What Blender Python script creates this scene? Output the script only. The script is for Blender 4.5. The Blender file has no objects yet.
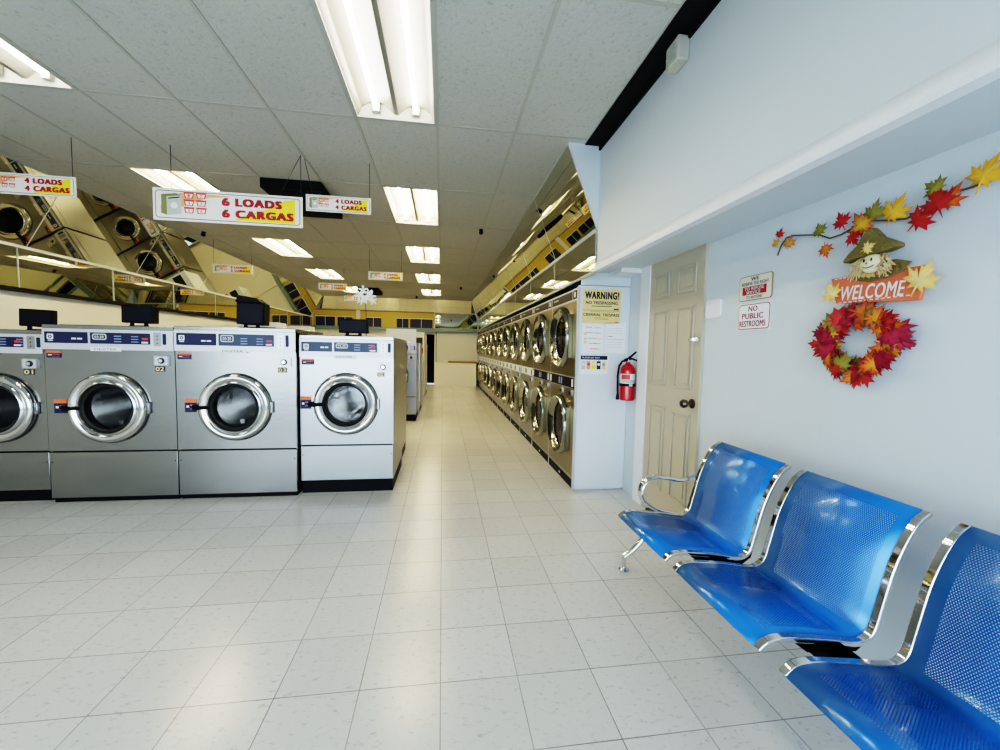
import bpy, bmesh, math, random
from mathutils import Matrix, Vector, Euler
random.seed(7)
FT = 0.3048
C = bpy.context.scene.collection
PI = math.pi

# ------------------------------------------------------------------ materials
def _new(name):
    m = bpy.data.materials.new(name); m.use_nodes = True
    nt = m.node_tree; b = nt.nodes['Principled BSDF']
    return m, nt, b
def N(nt, t, **k):
    n = nt.nodes.new(t)
    for a, v in k.items():
        if a.startswith('i_'):
            key = a[2:]
            n.inputs[int(key) if key.isdigit() else key.replace('_', ' ')].default_value = v
        else: setattr(n, a, v)
    return n
def mth(nt, op, a, b=None, c=None):
    n = nt.nodes.new('ShaderNodeMath'); n.operation = op
    for i, v in enumerate((a, b, c)):
        if v is None: continue
        if isinstance(v, (int, float)): n.inputs[i].default_value = v
        else: nt.links.new(v, n.inputs[i])
    return n.outputs[0]
def mixc(nt, f, a, b):
    n = nt.nodes.new('ShaderNodeMix'); n.data_type = 'RGBA'
    for i, v in ((0, f), (6, a), (7, b)):
        if isinstance(v, (int, float)): n.inputs[i].default_value = v
        elif isinstance(v, tuple): n.inputs[i].default_value = v if len(v) == 4 else (*v, 1)
        else: nt.links.new(v, n.inputs[i])
    return n.outputs[2]
def simple(name, col, rough=.5, metal=0, noise=0, nscale=8, bump=0, bscale=60, emit=0, stretch=None, coat=0, spec=None):
    m, nt, b = _new(name)
    b.inputs['Base Color'].default_value = (*col, 1); b.inputs['Roughness'].default_value = rough; b.inputs['Metallic'].default_value = metal
    if coat: b.inputs['Coat Weight'].default_value = coat; b.inputs['Coat Roughness'].default_value = .06
    if spec is not None: b.inputs['Specular IOR Level'].default_value = spec
    tc = N(nt, 'ShaderNodeTexCoord'); src = tc.outputs['Object']
    if stretch:
        mp = N(nt, 'ShaderNodeMapping'); mp.inputs['Scale'].default_value = stretch; nt.links.new(src, mp.inputs['Vector']); src = mp.outputs[0]
    if noise:
        n = N(nt, 'ShaderNodeTexNoise', i_Scale=nscale, i_Detail=4); nt.links.new(src, n.inputs['Vector'])
        lo = tuple(max(0, c * (1 - noise)) for c in col); hi = tuple(min(1, c * (1 + noise)) for c in col)
        nt.links.new(mixc(nt, n.outputs[0], lo, hi), b.inputs['Base Color'])
    if bump:
        n = N(nt, 'ShaderNodeTexNoise', i_Scale=bscale, i_Detail=3); nt.links.new(src, n.inputs['Vector'])
        bp = N(nt, 'ShaderNodeBump', i_Strength=bump, i_Distance=.01); nt.links.new(n.outputs[0], bp.inputs['Height']); nt.links.new(bp.outputs[0], b.inputs['Normal'])
    if emit:
        b.inputs['Emission Color'].default_value = (*col, 1); b.inputs['Emission Strength'].default_value = emit
    return m
M = {}
M['wall'] = simple('painted_wall', (.66, .725, .755), .55, noise=.04, nscale=.8, bump=.08, bscale=25)
M['wall_far'] = simple('off_white_wall', (.74, .73, .66), .6, noise=.05, nscale=1)
M['white'] = simple('white_enamel', (.74, .79, .85), .3, noise=.03, nscale=2)
M['trimw'] = simple('white_trim_paint', (.85, .86, .88), .35, noise=.03)
M['steel'] = simple('brushed_steel', (.27, .27, .26), .24, .95, noise=.10, nscale=2.2, stretch=(1.2, 1.2, 3.5), bump=.05, bscale=9)
M['steel_l'] = simple('light_brushed_steel', (.36, .37, .375), .28, .9, noise=.07, nscale=2.5, bump=.04, bscale=9)
M['steel_o'] = simple('dull_dryer_steel', (.27, .25, .17), .28, .92, noise=.10, nscale=2.5, bump=.04, bscale=8)
M['panel'] = simple('grey_panel_plastic', (.60, .61, .63), .35, .35, noise=.04)
M['chrome'] = simple('chrome', (.74, .74, .74), .06, 1)
M['rim'] = simple('polished_door_rim', (.60, .60, .59), .12, 1)
M['rim_d'] = simple('dull_dryer_rim', (.36, .36, .33), .14, 1)
M['drum'] = simple('drum_steel', (.36, .36, .35), .2, .95, noise=.25, nscale=20)
M['black'] = simple('black_plastic', (.004, .004, .005), .5, noise=.2, spec=.2)
M['rubber'] = simple('black_rubber', (.02, .02, .02), .6, noise=.2)
M['navy'] = simple('navy_display', (.006, .008, .05), .5, noise=.12, nscale=6)
M['navy_t'] = simple('faded_teal_display', (.03, .05, .10), .45, noise=.35, nscale=9)
M['blk_navy'] = simple('dark_dryer_strip', (.005, .006, .012), .5, noise=.1, spec=.25)
M['ink'] = simple('dark_ink', (.02, .02, .03), .6, noise=.1)
M['inkw'] = simple('white_ink', (.8, .8, .82), .5, noise=.02)
M['inkg'] = simple('grey_blue_ink', (.25, .32, .48), .5, noise=.05)
M['red'] = simple('red_ink', (.36, .008, .015), .5, noise=.06)
M['redl'] = simple('salmon_red_ink', (.60, .07, .06), .5, noise=.06)
M['maroon'] = simple('maroon_ink', (.25, .03, .07), .5, noise=.06)
M['orange'] = simple('orange_sticker', (.85, .16, .05), .5, noise=.05)
M['orange_s'] = simple('orange_swoosh', (.86, .38, .16), .5, noise=.12, nscale=5)
M['yellow'] = simple('yellow_print', (.92, .78, .05), .5, noise=.06)
M['signw'] = simple('sign_white', (.85, .83, .77), .45, noise=.03)
M['olive'] = simple('olive_print', (.22, .22, .08), .6, noise=.2)
M['greyp'] = simple('grey_print', (.52, .55, .50), .6, noise=.1)
M['manila'] = simple('yellow_paper_sign', (.83, .66, .30), .6, noise=.04)
M['paper'] = simple('white_paper', (.90, .90, .91), .6, noise=.03)
M['cream'] = simple('cream_sign', (.80, .76, .62), .5, noise=.03)
M['door'] = simple('beige_door_paint', (.52, .47, .36), .45, noise=.04, nscale=3)
M['extred'] = simple('extinguisher_red', (.48, .008, .012), .22, noise=.05, coat=.5)
M['brass'] = simple('dark_bronze', (.16, .13, .10), .3, .9, noise=.1)
M['beige'] = simple('beige_plastic', (.55, .53, .45), .5, noise=.05)
M['teal'] = simple('teal_painted_steel', (.17, .25, .25), .45, noise=.1)
M['ywall'] = simple('yellow_painted_band', (.55, .43, .10), .6, noise=.08)
M['brown'] = simple('brown_counter_edge', (.28, .17, .07), .5, noise=.15)
M['gap'] = simple('dark_gap', (.004, .004, .005), .9, noise=.2)
M['burlap'] = simple('olive_burlap_cloth', (.20, .15, .05), .85, noise=.3, nscale=60, bump=.5, bscale=120)
M['straw'] = simple('straw', (.62, .48, .26), .8, noise=.25, nscale=40)
M['face'] = simple('cream_painted_face', (.85, .76, .50), .7, noise=.05)
M['boardp'] = simple('coral_painted_board', (.66, .17, .09), .65, noise=.12, nscale=12)
M['vine'] = simple('brown_vine', (.13, .08, .05), .7, noise=.3)
M['petal'] = simple('white_petal', (.85, .85, .80), .6, noise=.03)
M['fix'] = simple('fixture_white', (.60, .57, .48), .4, noise=.02)
M['plaid'] = simple('straw_plaid_collar', (.45, .36, .15), .85, noise=.5, nscale=45)
M['refl'] = simple('fixture_reflector', (.30, .285, .23), .35, noise=.02)
M['tube'] = simple('fluorescent_tube', (1, .96, .86), .4, emit=21)
M['tube_w'] = simple('warm_fluorescent_tube', (1, .83, .50), .4, emit=72)
M['sky'] = simple('hazy_daylight', (.8, .9, 1), .5, emit=3)

def mat_mirror():
    m, nt, b = _new('warped_mirror')
    b.inputs['Metallic'].default_value = 1; b.inputs['Roughness'].default_value = .015
    b.inputs['Base Color'].default_value = (.68, .68, .56, 1)
    tc = N(nt, 'ShaderNodeTexCoord'); mp = N(nt, 'ShaderNodeMapping'); mp.inputs['Scale'].default_value = (.5, .35, .5)
    nt.links.new(tc.outputs['Object'], mp.inputs['Vector'])
    n = N(nt, 'ShaderNodeTexNoise', i_Scale=1.2, i_Detail=1); nt.links.new(mp.outputs[0], n.inputs['Vector'])
    bp = N(nt, 'ShaderNodeBump', i_Strength=.35, i_Distance=.03); nt.links.new(n.outputs[0], bp.inputs['Height']); nt.links.new(bp.outputs[0], b.inputs['Normal'])
    return m
M['mirror'] = mat_mirror()
def mat_glass(name, tint, alpha):
    m, nt, b = _new(name)
    b.inputs['Base Color'].default_value = (*tint, 1); b.inputs['Roughness'].default_value = .03; b.inputs['Metallic'].default_value = 0
    tr = N(nt, 'ShaderNodeBsdfTransparent'); mx = N(nt, 'ShaderNodeMixShader'); fr = N(nt, 'ShaderNodeFresnel', i_IOR=1.7)
    ad = mth(nt, 'ADD', fr.outputs[0], alpha)
    out = nt.nodes['Material Output']
    nt.links.new(ad, mx.inputs[0]); nt.links.new(tr.outputs[0], mx.inputs[1]); nt.links.new(b.outputs[0], mx.inputs[2]); nt.links.new(mx.outputs[0], out.inputs[0])
    return m
M['glass'] = mat_glass('washer_door_glass', (.03, .035, .04), .12)
M['glass_d'] = mat_glass('dryer_door_glass', (.02, .025, .025), .40)

def mat_floor():
    m, nt, b = _new('vinyl_tile_floor')
    tc = N(nt, 'ShaderNodeTexCoord'); sx = N(nt, 'ShaderNodeSeparateXYZ'); nt.links.new(tc.outputs['Object'], sx.inputs[0])
    u = mth(nt, 'DIVIDE', sx.outputs[0], FT); v = mth(nt, 'SUBTRACT', mth(nt, 'DIVIDE', sx.outputs[1], FT), .981)
    def edge(a):
        f = mth(nt, 'FRACT', a); return mth(nt, 'MINIMUM', f, mth(nt, 'SUBTRACT', 1, f))
    d = mth(nt, 'MINIMUM', edge(u), edge(v))
    line = mth(nt, 'LESS_THAN', d, .0065)
    cx = N(nt, 'ShaderNodeCombineXYZ'); nt.links.new(mth(nt, 'FLOOR', u), cx.inputs[0]); nt.links.new(mth(nt, 'FLOOR', v), cx.inputs[1])
    wn = N(nt, 'ShaderNodeTexWhiteNoise'); nt.links.new(cx.outputs[0], wn.inputs['Vector'])
    # short grey flecks, turned a different way on every other tile
    fl = N(nt, 'ShaderNodeTexNoise', i_Scale=26, i_Detail=5, i_Roughness=.75); mp = N(nt, 'ShaderNodeMapping'); mp.inputs['Scale'].default_value = (1, 2.2, 1)
    mp.inputs['Rotation'].default_value = (0, 0, .7)
    nt.links.new(tc.outputs['Object'], mp.inputs['Vector']); nt.links.new(mp.outputs[0], fl.inputs['Vector'])
    rmp = N(nt, 'ShaderNodeMapRange', i_From_Min=.56, i_From_Max=.66); nt.links.new(fl.outputs[0], rmp.inputs[0])
    big = N(nt, 'ShaderNodeTexNoise', i_Scale=1.1, i_Detail=4); nt.links.new(tc.outputs['Object'], big.inputs['Vector'])
    base = mixc(nt, wn.outputs[0], (.70, .69, .65), (.76, .75, .71))
    base = mixc(nt, mth(nt, 'MULTIPLY', mth(nt, 'SUBTRACT', big.outputs[0], .35), .35), base, (.50, .47, .42))
    base = mixc(nt, mth(nt, 'MULTIPLY', rmp.outputs[0], .6), base, (.34, .35, .37))
    ln = N(nt, 'ShaderNodeTexNoise', i_Scale=2.5, i_Detail=1); nt.links.new(tc.outputs['Object'], ln.inputs['Vector'])
    base = mixc(nt, mth(nt, 'MULTIPLY', line, mth(nt, 'ADD', .25, mth(nt, 'MULTIPLY', ln.outputs[0], .9))), base, (.16, .155, .15))
    nt.links.new(base, b.inputs['Base Color'])
    r2 = N(nt, 'ShaderNodeMapRange', i_From_Min=.3, i_From_Max=.7, i_To_Min=.20, i_To_Max=.27); nt.links.new(big.outputs[0], r2.inputs[0]); nt.links.new(r2.outputs[0], b.inputs['Roughness'])
    bp = N(nt, 'ShaderNodeBump', i_Strength=.08, i_Distance=.01); n2 = N(nt, 'ShaderNodeTexNoise', i_Scale=5, i_Detail=2); nt.links.new(tc.outputs['Object'], n2.inputs['Vector'])
    nt.links.new(n2.outputs[0], bp.inputs['Height']); nt.links.new(bp.outputs[0], b.inputs['Normal'])
    return m
M['floor'] = mat_floor()
def mat_ceil():
    m, nt, b = _new('fissured_ceiling_tile')
    tc = N(nt, 'ShaderNodeTexCoord')
    n = N(nt, 'ShaderNodeTexNoise', i_Scale=38, i_Detail=4, i_Roughness=.7); nt.links.new(tc.outputs['Object'], n.inputs['Vector'])
    r = N(nt, 'ShaderNodeMapRange', i_From_Min=.56, i_From_Max=.70); nt.links.new(n.outputs[0], r.inputs[0])
    g = N(nt, 'ShaderNodeTexNoise', i_Scale=.7, i_Detail=2); nt.links.new(tc.outputs['Object'], g.inputs['Vector'])
    base = mixc(nt, g.outputs[0], (.56, .555, .51), (.64, .635, .585))
    nt.links.new(mixc(nt, mth(nt, 'MULTIPLY', r.outputs[0], .45), base, (.26, .25, .23)), b.inputs['Base Color'])
    b.inputs['Roughness'].default_value = .9
    bp = N(nt, 'ShaderNodeBump', i_Strength=.4, i_Distance=.01); nt.links.new(n.outputs[0], bp.inputs['Height']); bp.invert = True; nt.links.new(bp.outputs[0], b.inputs['Normal'])
    return m
M['ceil'] = mat_ceil()
M['tbar'] = simple('ceiling_grid_metal', (.50, .49, .44), .45, noise=.03)
def mat_perf():
    m, nt, b = _new('perforated_blue_enamel')
    b.inputs['Base Color'].default_value = (.014, .19, .62, 1); b.inputs['Roughness'].default_value = .25; b.inputs['Metallic'].default_value = .25
    b.inputs['Coat Weight'].default_value = .5; b.inputs['Coat Roughness'].default_value = .12
    uv = N(nt, 'ShaderNodeUVMap', uv_map='UVMap'); sx = N(nt, 'ShaderNodeSeparateXYZ'); nt.links.new(uv.outputs[0], sx.inputs[0])
    U, V = sx.outputs[0], sx.outputs[1]; s = .0235
    row = mth(nt, 'DIVIDE', V, s * .866); ri = mth(nt, 'FLOOR', row)
    col = mth(nt, 'ADD', mth(nt, 'DIVIDE', U, s), mth(nt, 'MULTIPLY', mth(nt, 'MODULO', ri, 2), .5))
    dx = mth(nt, 'SUBTRACT', mth(nt, 'FRACT', col), .5); dy = mth(nt, 'MULTIPLY', mth(nt, 'SUBTRACT', mth(nt, 'FRACT', row), .5), .866)
    d = mth(nt, 'SQRT', mth(nt, 'ADD', mth(nt, 'MULTIPLY', dx, dx), mth(nt, 'MULTIPLY', dy, dy)))
    hole = mth(nt, 'LESS_THAN', d, .27)
    def rng(a, lo, hi): return mth(nt, 'MULTIPLY', mth(nt, 'GREATER_THAN', a, lo), mth(nt, 'LESS_THAN', a, hi))
    area = mth(nt, 'MAXIMUM', rng(V, .22, 1.12), rng(V, 1.33, 2.62))
    hole = mth(nt, 'MULTIPLY', hole, mth(nt, 'MULTIPLY', area, rng(U, .13, 1.26)))
    tr = N(nt, 'ShaderNodeBsdfTransparent'); mx = N(nt, 'ShaderNodeMixShader')
    nt.links.new(hole, mx.inputs[0]); nt.links.new(b.outputs[0], mx.inputs[1]); nt.links.new(tr.outputs[0], mx.inputs[2]); nt.links.new(mx.outputs[0], nt.nodes['Material Output'].inputs[0])
    return m
M['perf'] = mat_perf()
def mat_leaf():
    m, nt, b = _new('autumn_leaf_fabric')
    a = N(nt, 'ShaderNodeVertexColor', layer_name='Col')
    n = N(nt, 'ShaderNodeTexNoise', i_Scale=30, i_Detail=3)
    tc = N(nt, 'ShaderNodeTexCoord'); nt.links.new(tc.outputs['Object'], n.inputs['Vector'])
    nt.links.new(mixc(nt, mth(nt, 'MULTIPLY', n.outputs[0], .3), a.outputs[0], (.10, .02, .02)), b.inputs['Base Color'])
    b.inputs['Roughness'].default_value = .6
    return m
M['leaf'] = mat_leaf()

# ------------------------------------------------------------------ mesh builder (feet in, metres out)
class MB:
    def __init__(s):
        s.v = []; s.f = []; s.m = []; s.mats = []; s.X = Matrix.Identity(4); s.col = {}; s.uv = {}
    def mi(s, m):
        if m not in s.mats: s.mats.append(m)
        return s.mats.index(m)
    def add(s, vs, fs, m):
        o = len(s.v); i = s.mi(m)
        for p in vs: s.v.append(s.X @ Vector(p))
        for f in fs: s.f.append([o + k for k in f]); s.m.append(i)
        return o
    def box(s, x0, y0, z0, x1, y1, z1, m):
        return s.add([(x0,y0,z0),(x1,y0,z0),(x1,y1,z0),(x0,y1,z0),(x0,y0,z1),(x1,y0,z1),(x1,y1,z1),(x0,y1,z1)],
              [(0,3,2,1),(4,5,6,7),(0,1,5,4),(1,2,6,5),(2,3,7,6),(3,0,4,7)], m)
    def rbox(s, x0, z0, x1, z1, y0, y1, r, m, n=5):
        """box with rounded corners in the xz plane, from y0 to y1"""
        pts = []
        for cx, cz, a0 in ((x1-r,z1-r,0),(x0+r,z1-r,90),(x0+r,z0+r,180),(x1-r,z0+r,270)):
            for k in range(n+1):
                a = math.radians(a0 + 90*k/n); pts.append((cx+r*math.cos(a), cz+r*math.sin(a)))
        s.prism(pts, y0, y1, m)
    def prism(s, pts, y0, y1, m):
        n = len(pts); vs = [(p[0], y0, p[1]) for p in pts] + [(p[0], y1, p[1]) for p in pts]
        fs = [tuple(range(n)), tuple(range(2*n-1, n-1, -1))] + [(i, i+n, (i+1)%n+n, (i+1)%n) for i in range(n)]
        s.add(vs, fs, m)
    def prismy(s, pts, y0, y1, m, axis='y'):
        s.prism(pts, y0, y1, m)
    def quad(s, a, b, c, d, m): s.add([a,b,c,d], [(0,1,2,3)], m)
    def tube(s, path, r, m, n=10, closed=False, caps=True, rz=None):
        P = [Vector(p) for p in path]; k = len(P); vs = []; up = None
        for i, p in enumerate(P):
            if closed: t = (P[(i+1)%k] - P[i-1]).normalized()
            else: t = (P[min(i+1,k-1)] - P[max(i-1,0)]).normalized()
            if up is None:
                up = Vector((0,0,1)) if abs(t.z) < .9 else Vector((1,0,0))
            a = t.cross(up).normalized(); up = a.cross(t).normalized()
            rr = r[i] if isinstance(r, (list, tuple)) else r
            for j in range(n):
                g = 2*PI*j/n; vs.append(p + a*math.cos(g)*rr + up*math.sin(g)*(rr if rz is None else rz))
        fs = []
        for i in range(k if closed else k-1):
            for j in range(n):
                fs.append((i*n+j, i*n+(j+1)%n, ((i+1)%k)*n+(j+1)%n, ((i+1)%k)*n+j))
        if caps and not closed: fs += [tuple(range(n-1,-1,-1)), tuple((k-1)*n+j for j in range(n))]
        s.add(vs, fs, m)
    def lathe(s, prof, c, axis, m, n=40, a0=0, a1=360):
        """prof: (radius, offset along axis) list; axis 'y' or 'z'"""
        vs = []; k = len(prof); full = (a1 - a0) >= 360; cnt = n if full else n+1
        for j in range(cnt):
            a = math.radians(a0 + (a1-a0)*j/n); ca, sa = math.cos(a), math.sin(a)
            for r, h in prof:
                vs.append((c[0]+r*ca, c[1]+h, c[2]+r*sa) if axis == 'y' else (c[0]+r*ca, c[1]+r*sa, c[2]+h))
        fs = []
        for j in range(n if full else n):
            jn = (j+1) % cnt
            for i in range(k-1):
                f = (j*k+i, j*k+i+1, jn*k+i+1, jn*k+i)
                fs.append(f)
        s.add(vs, fs, m)
    def disc(s, c, r, axis, m, n=32):
        vs = [(c[0]+r*math.cos(2*PI*j/n), c[1], c[2]+r*math.sin(2*PI*j/n)) if axis == 'y' else (c[0]+r*math.cos(2*PI*j/n), c[1]+r*math.sin(2*PI*j/n), c[2]) for j in range(n)]
        s.add(vs, [tuple(range(n))], m)
    def ball(s, c, r, m, n=12, sc=(1,1,1)):
        prof = []
        vs = []; fs = []
        for i in range(n+1):
            t = PI*i/n
            for j in range(n*2):
                a = PI*j/n; vs.append((c[0]+r*sc[0]*math.sin(t)*math.cos(a), c[1]+r*sc[1]*math.sin(t)*math.sin(a), c[2]+r*sc[2]*math.cos(t)))
        w = n*2
        for i in range(n):
            for j in range(w): fs.append((i*w+j, (i+1)*w+j, (i+1)*w+(j+1)%w, i*w+(j+1)%w))
        s.add(vs, fs, m)
    def plate_hole(s, x0, z0, x1, z1, y, cx, cz, r, m, n=48):
        vs = []; fs = []
        for j in range(n):
            a = 2*PI*j/n; ca, sa = math.cos(a), math.sin(a)
            t = min(((x1-cx)/ca if ca > 1e-9 else (x0-cx)/ca if ca < -1e-9 else 1e9), ((z1-cz)/sa if sa > 1e-9 else (z0-cz)/sa if sa < -1e-9 else 1e9))
            vs += [(cx+r*ca, y, cz+r*sa), (cx+t*ca, y, cz+t*sa)]
        for j in range(n):
            k = (j+1) % n; fs.append((2*j, 2*j+1, 2*k+1, 2*k))
        o = s.add(vs, fs, m)
        for X, Z in ((x0,z0),(x1,z0),(x1,z1),(x0,z1)):   # corner triangles
            best = []
            for j in range(n):
                k = (j+1) % n; p, q = vs[2*j+1], vs[2*k+1]
                if (abs(p[0]-X) < 1e-6) != (abs(q[0]-X) < 1e-6) and (abs(p[2]-Z) < 1e-6 or abs(q[2]-Z) < 1e-6): best.append((p, q))
            for p, q in best: s.add([p, (X, y, Z), q], [(0,1,2)], m)
    def text(s, t, x0, z0, x1, z1, y, m, bold=.02, shear=0, keep=False):
        """lettering on the plane y, facing -y, filling the box"""
        cu = bpy.data.curves.new('t', 'FONT'); cu.body = t; cu.size = 1; cu.resolution_u = 3; cu.space_character = 1.0 + bold*1.3; cu.align_x = 'LEFT'
        if shear: cu.shear = shear
        ob = bpy.data.objects.new('t', cu); C.objects.link(ob)
        dg = bpy.context.evaluated_depsgraph_get(); me = bpy.data.meshes.new_from_object(ob.evaluated_get(dg))
        xs = [v.co.x for v in me.vertices]; ys = [v.co.y for v in me.vertices]
        ax, bx, ay, by = min(xs), max(xs), min(ys), max(ys)
        d = bold*.55; ax -= d; bx += d; ay -= d; by += d   # a heavier face: the same glyphs set again, shifted by a hair
        for k, (dx, dy) in enumerate(((0,0),(d,d*.5),(-d,d*.5),(d,-d*.5),(-d,-d*.5)) if bold else ((0,0),)):
            vs = [(x0+(v.co.x+dx-ax)/(bx-ax)*(x1-x0), y-k*.0003, z0+(v.co.y+dy-ay)/(by-ay)*(z1-z0)) for v in me.vertices]
            s.add(vs, [tuple(p.vertices) for p in me.polygons], m)
        bpy.data.objects.remove(ob); bpy.data.curves.remove(cu); bpy.data.meshes.remove(me)
    def build(s, name, parent=None, bevel=0, smooth=True, ang=35, seg=2):
        me = bpy.data.meshes.new(name)
        me.from_pydata([tuple(v*FT) for v in s.v], [], s.f)
        for m in s.mats: me.materials.append(M[m])
        for p, i in zip(me.polygons, s.m): p.material_index = i; p.use_smooth = smooth
        if s.uv:
            l = me.uv_layers.new(name='UVMap')
            for p in me.polygons:
                for li in p.loop_indices:
                    l.data[li].uv = s.uv.get(me.loops[li].vertex_index, (0, 0))
        if s.col:
            ca = me.color_attributes.new('Col', 'FLOAT_COLOR', 'POINT')
            for i in range(len(me.vertices)): ca.data[i].color = (*s.col.get(i, (.5,.1,.05)), 1)
        bm = bmesh.new(); bm.from_mesh(me)
        if not s.uv and not s.col: bmesh.ops.remove_doubles(bm, verts=bm.verts, dist=1e-5)
        if name not in ('floor', 'ceiling'): bmesh.ops.recalc_face_normals(bm, faces=bm.faces)
        bm.to_mesh(me); bm.free()
        if smooth: me.set_sharp_from_angle(angle=math.radians(ang))
        o = bpy.data.objects.new(name, me); C.objects.link(o)
        if parent: o.parent = parent
        if bevel:
            b = o.modifiers.new('Bevel', 'BEVEL'); b.width = bevel*FT; b.segments = seg; b.limit_method = 'ANGLE'; b.angle_limit = math.radians(40)
        return o
def tag(o, label, cat, group=None):
    o['label'] = label; o['category'] = cat
    if group: o['group'] = group
    return o
def thing(name, label, cat, loc=(0,0,0), rz=0, group=None, rot=None):
    o = bpy.data.objects.new(name, None); C.objects.link(o); o.empty_display_size = .1
    o.location = Vector(loc)*FT; o.rotation_euler = rot if rot else (0, 0, rz)
    return tag(o, label, cat, group)
def struct(o): o['kind'] = 'structure'; return o
def dup(root, loc, rz, label, group=None):
    r = root.copy(); C.objects.link(r); r.location = Vector(loc)*FT; r.rotation_euler = (0,0,rz)
    r['label'] = label
    if group: r['group'] = group
    for ch in list(root.children):
        c = ch.copy(); C.objects.link(c); c.parent = r
        for g in list(ch.children):
            d = g.copy(); C.objects.link(d); d.parent = c
    return r
ORD = ['first','second','third','fourth','fifth','sixth','seventh','eighth','ninth','tenth','eleventh','twelfth']

# ------------------------------------------------------------------ setting
LX, RX, YF, YB, ZC = -14.3, 5.6, -4.0, 47.6, 9.7
b = MB(); b.box(LX-.4, YF-.4, -.2, RX+.4, YB+.4, 0, 'floor'); struct(b.build('floor', smooth=False))
b = MB(); b.box(RX, YF, 0, RX+.3, YB, ZC+.6, 'wall'); struct(b.build('wall_right', smooth=False))
b = MB(); b.box(LX-.3, YF, 0, LX, YB, ZC+.6, 'wall_far'); struct(b.build('wall_left', smooth=False))
b = MB()
b.box(LX, YB, 0, -1.85, YB+.3, ZC+.6, 'wall_far'); b.box(-.95, YB, 0, RX, YB+.3, ZC+.6, 'wall_far'); b.box(-1.85, YB, 5.8, -.95, YB+.3, ZC+.6, 'wall_far')
b.box(-2.0, YB+2.0, 0, -.8, YB+2.1, 5.9, 'gap'); b.box(-2.0, YB+.3, 0, -1.86, YB+2, 5.9, 'gap'); b.box(-.94, YB+.3, 0, -.8, YB+2, 5.9, 'gap'); b.box(-2, YB+.3, 5.8, -.8, YB+2, 5.9, 'gap')
struct(b.build('wall_back', smooth=False))
# front wall behind the camera: shop windows below a yellow band
b = MB()
b.box(LX-.3, YF-.3, 0, RX+.3, YF, .6, 'wall'); b.box(LX-.3, YF-.3, 6.9, RX+.3, YF, ZC+.6, 'ywall')
for x in (-14.3, -9.6, -4.9, -.2, 4.9): b.box(x-.15, YF-.3, .6, x+.15, YF, 6.9, 'trimw')
b.box(4.9, YF-.3, .6, RX+.3, YF, 6.9, 'wall')
struct(b.build('wall_front', smooth=False))
for i, x in enumerate((-13.2, -9.4, -5.6, -1.8)):
    b = MB(); b.box(x, YF, 7.4, x+2.9, YF+.06, 9.2, 'navy'); b.box(x+1.4, YF+.06, 7.4, x+1.5, YF+.1, 9.2, 'trimw'); struct(b.build('window_%d' % (i+1), smooth=False))
b = MB(); b.box(-30, -26, -.5, 24, -25.8, 14, 'sky'); struct(b.build('sky_backdrop', smooth=False))
b = MB(); b.box(-30, -25.8, -.25, 24, YF-.4, -.2, 'wall'); struct(b.build('pavement_ground', smooth=False))

# ceiling grid
CX0, CW, CY0, CD = -.209, 1.9198, 10.374, 4.1069
LIGHTS = [(-1, j) for j in (-1,1,3,5,7,9)] + [(-5, j) for j in (-1,1,3,5,7,9)]
LIGHTS = [(i, j-0) for i, j in LIGHTS]
VENTS = [(-3, 1), (-4, 7)]
lights = {}
b = MB()
for j in range(-4, 10):
    y0, y1 = max(YF, CY0+j*CD), min(YB, CY0+(j+1)*CD)
    if y1 <= YF or y0 >= YB: continue
    for i in range(-8, 3):
        x0, x1 = CX0+i*CW, CX0+(i+1)*CW
        x0 = max(x0, LX); x1 = min(x1, 4.05)
        if x1 <= x0: continue
        if (i, j) in LIGHTS or (i, j) in VENTS: continue
        b.box(x0, y0, ZC, x1, y1, ZC+.06, 'ceil')
o = struct(b.build('ceiling', smooth=False))
b = MB()
for i in range(-7, 3):
    x = CX0+i*CW; b.box(x-.035, YF, ZC-.015, x+.035, YB, ZC+.03, 'tbar')
for j in range(-3, 10):
    y = CY0+j*CD; b.box(LX, y-.035, ZC-.013, 4.0, y+.035, ZC+.03, 'tbar')
b.box(LX, YF, ZC+.5, 4.5, YB, ZC+.6, 'gap')
struct(b.build('trim_1', smooth=False))

# soffit over the bench with its white edge moulding and the black gap at the ceiling
b = MB()
b.box(4.05, YF, 6.62, RX, 10.65, 9.56, 'wall')
b.box(4.05, 10.65, 6.62, RX, YB, 7.0, 'wall')
b.box(4.05, 10.65, 7.0, 4.12, YB, 7.3, 'wall'); b.box(4.05, 11.74, 6.24, 5.59, 11.80, 6.62, 'wall'); b.box(4.9, 10.9, 6.5, 5.59, 11.74, 6.62, 'trimw')
b.prism([(3.18, 9.7), (4.05, 9.7), (4.05, 7.55)], 10.60, 10.66, 'wall')
b.box(4.05, 10.60, 6.62, 4.12, 10.66, 9.7, 'wall')
struct(b.build('wall_soffit', smooth=False))
b = MB(); b.prism([(4.0, 6.42), (4.16, 6.42), (4.16, 6.62), (4.05, 6.66), (4.0, 6.60), (3.985, 6.5)], YF, 10.66, 'trimw')
struct(b.build('trim_2', bevel=0))
b = MB(); b.box(3.62, YF, ZC-.03, 4.06, 10.6, ZC+.3, 'gap'); b.box(4.0, YF, 9.56, 4.1, 10.6, ZC+.1, 'gap')
struct(b.build('trim_3', smooth=False))
# casing and corner at the end of the dryers
b = MB(); b.box(5.5, 10.42, 0, 5.6, 10.92, 6.62, 'trimw'); struct(b.build('trim_4', bevel=.01))

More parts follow.
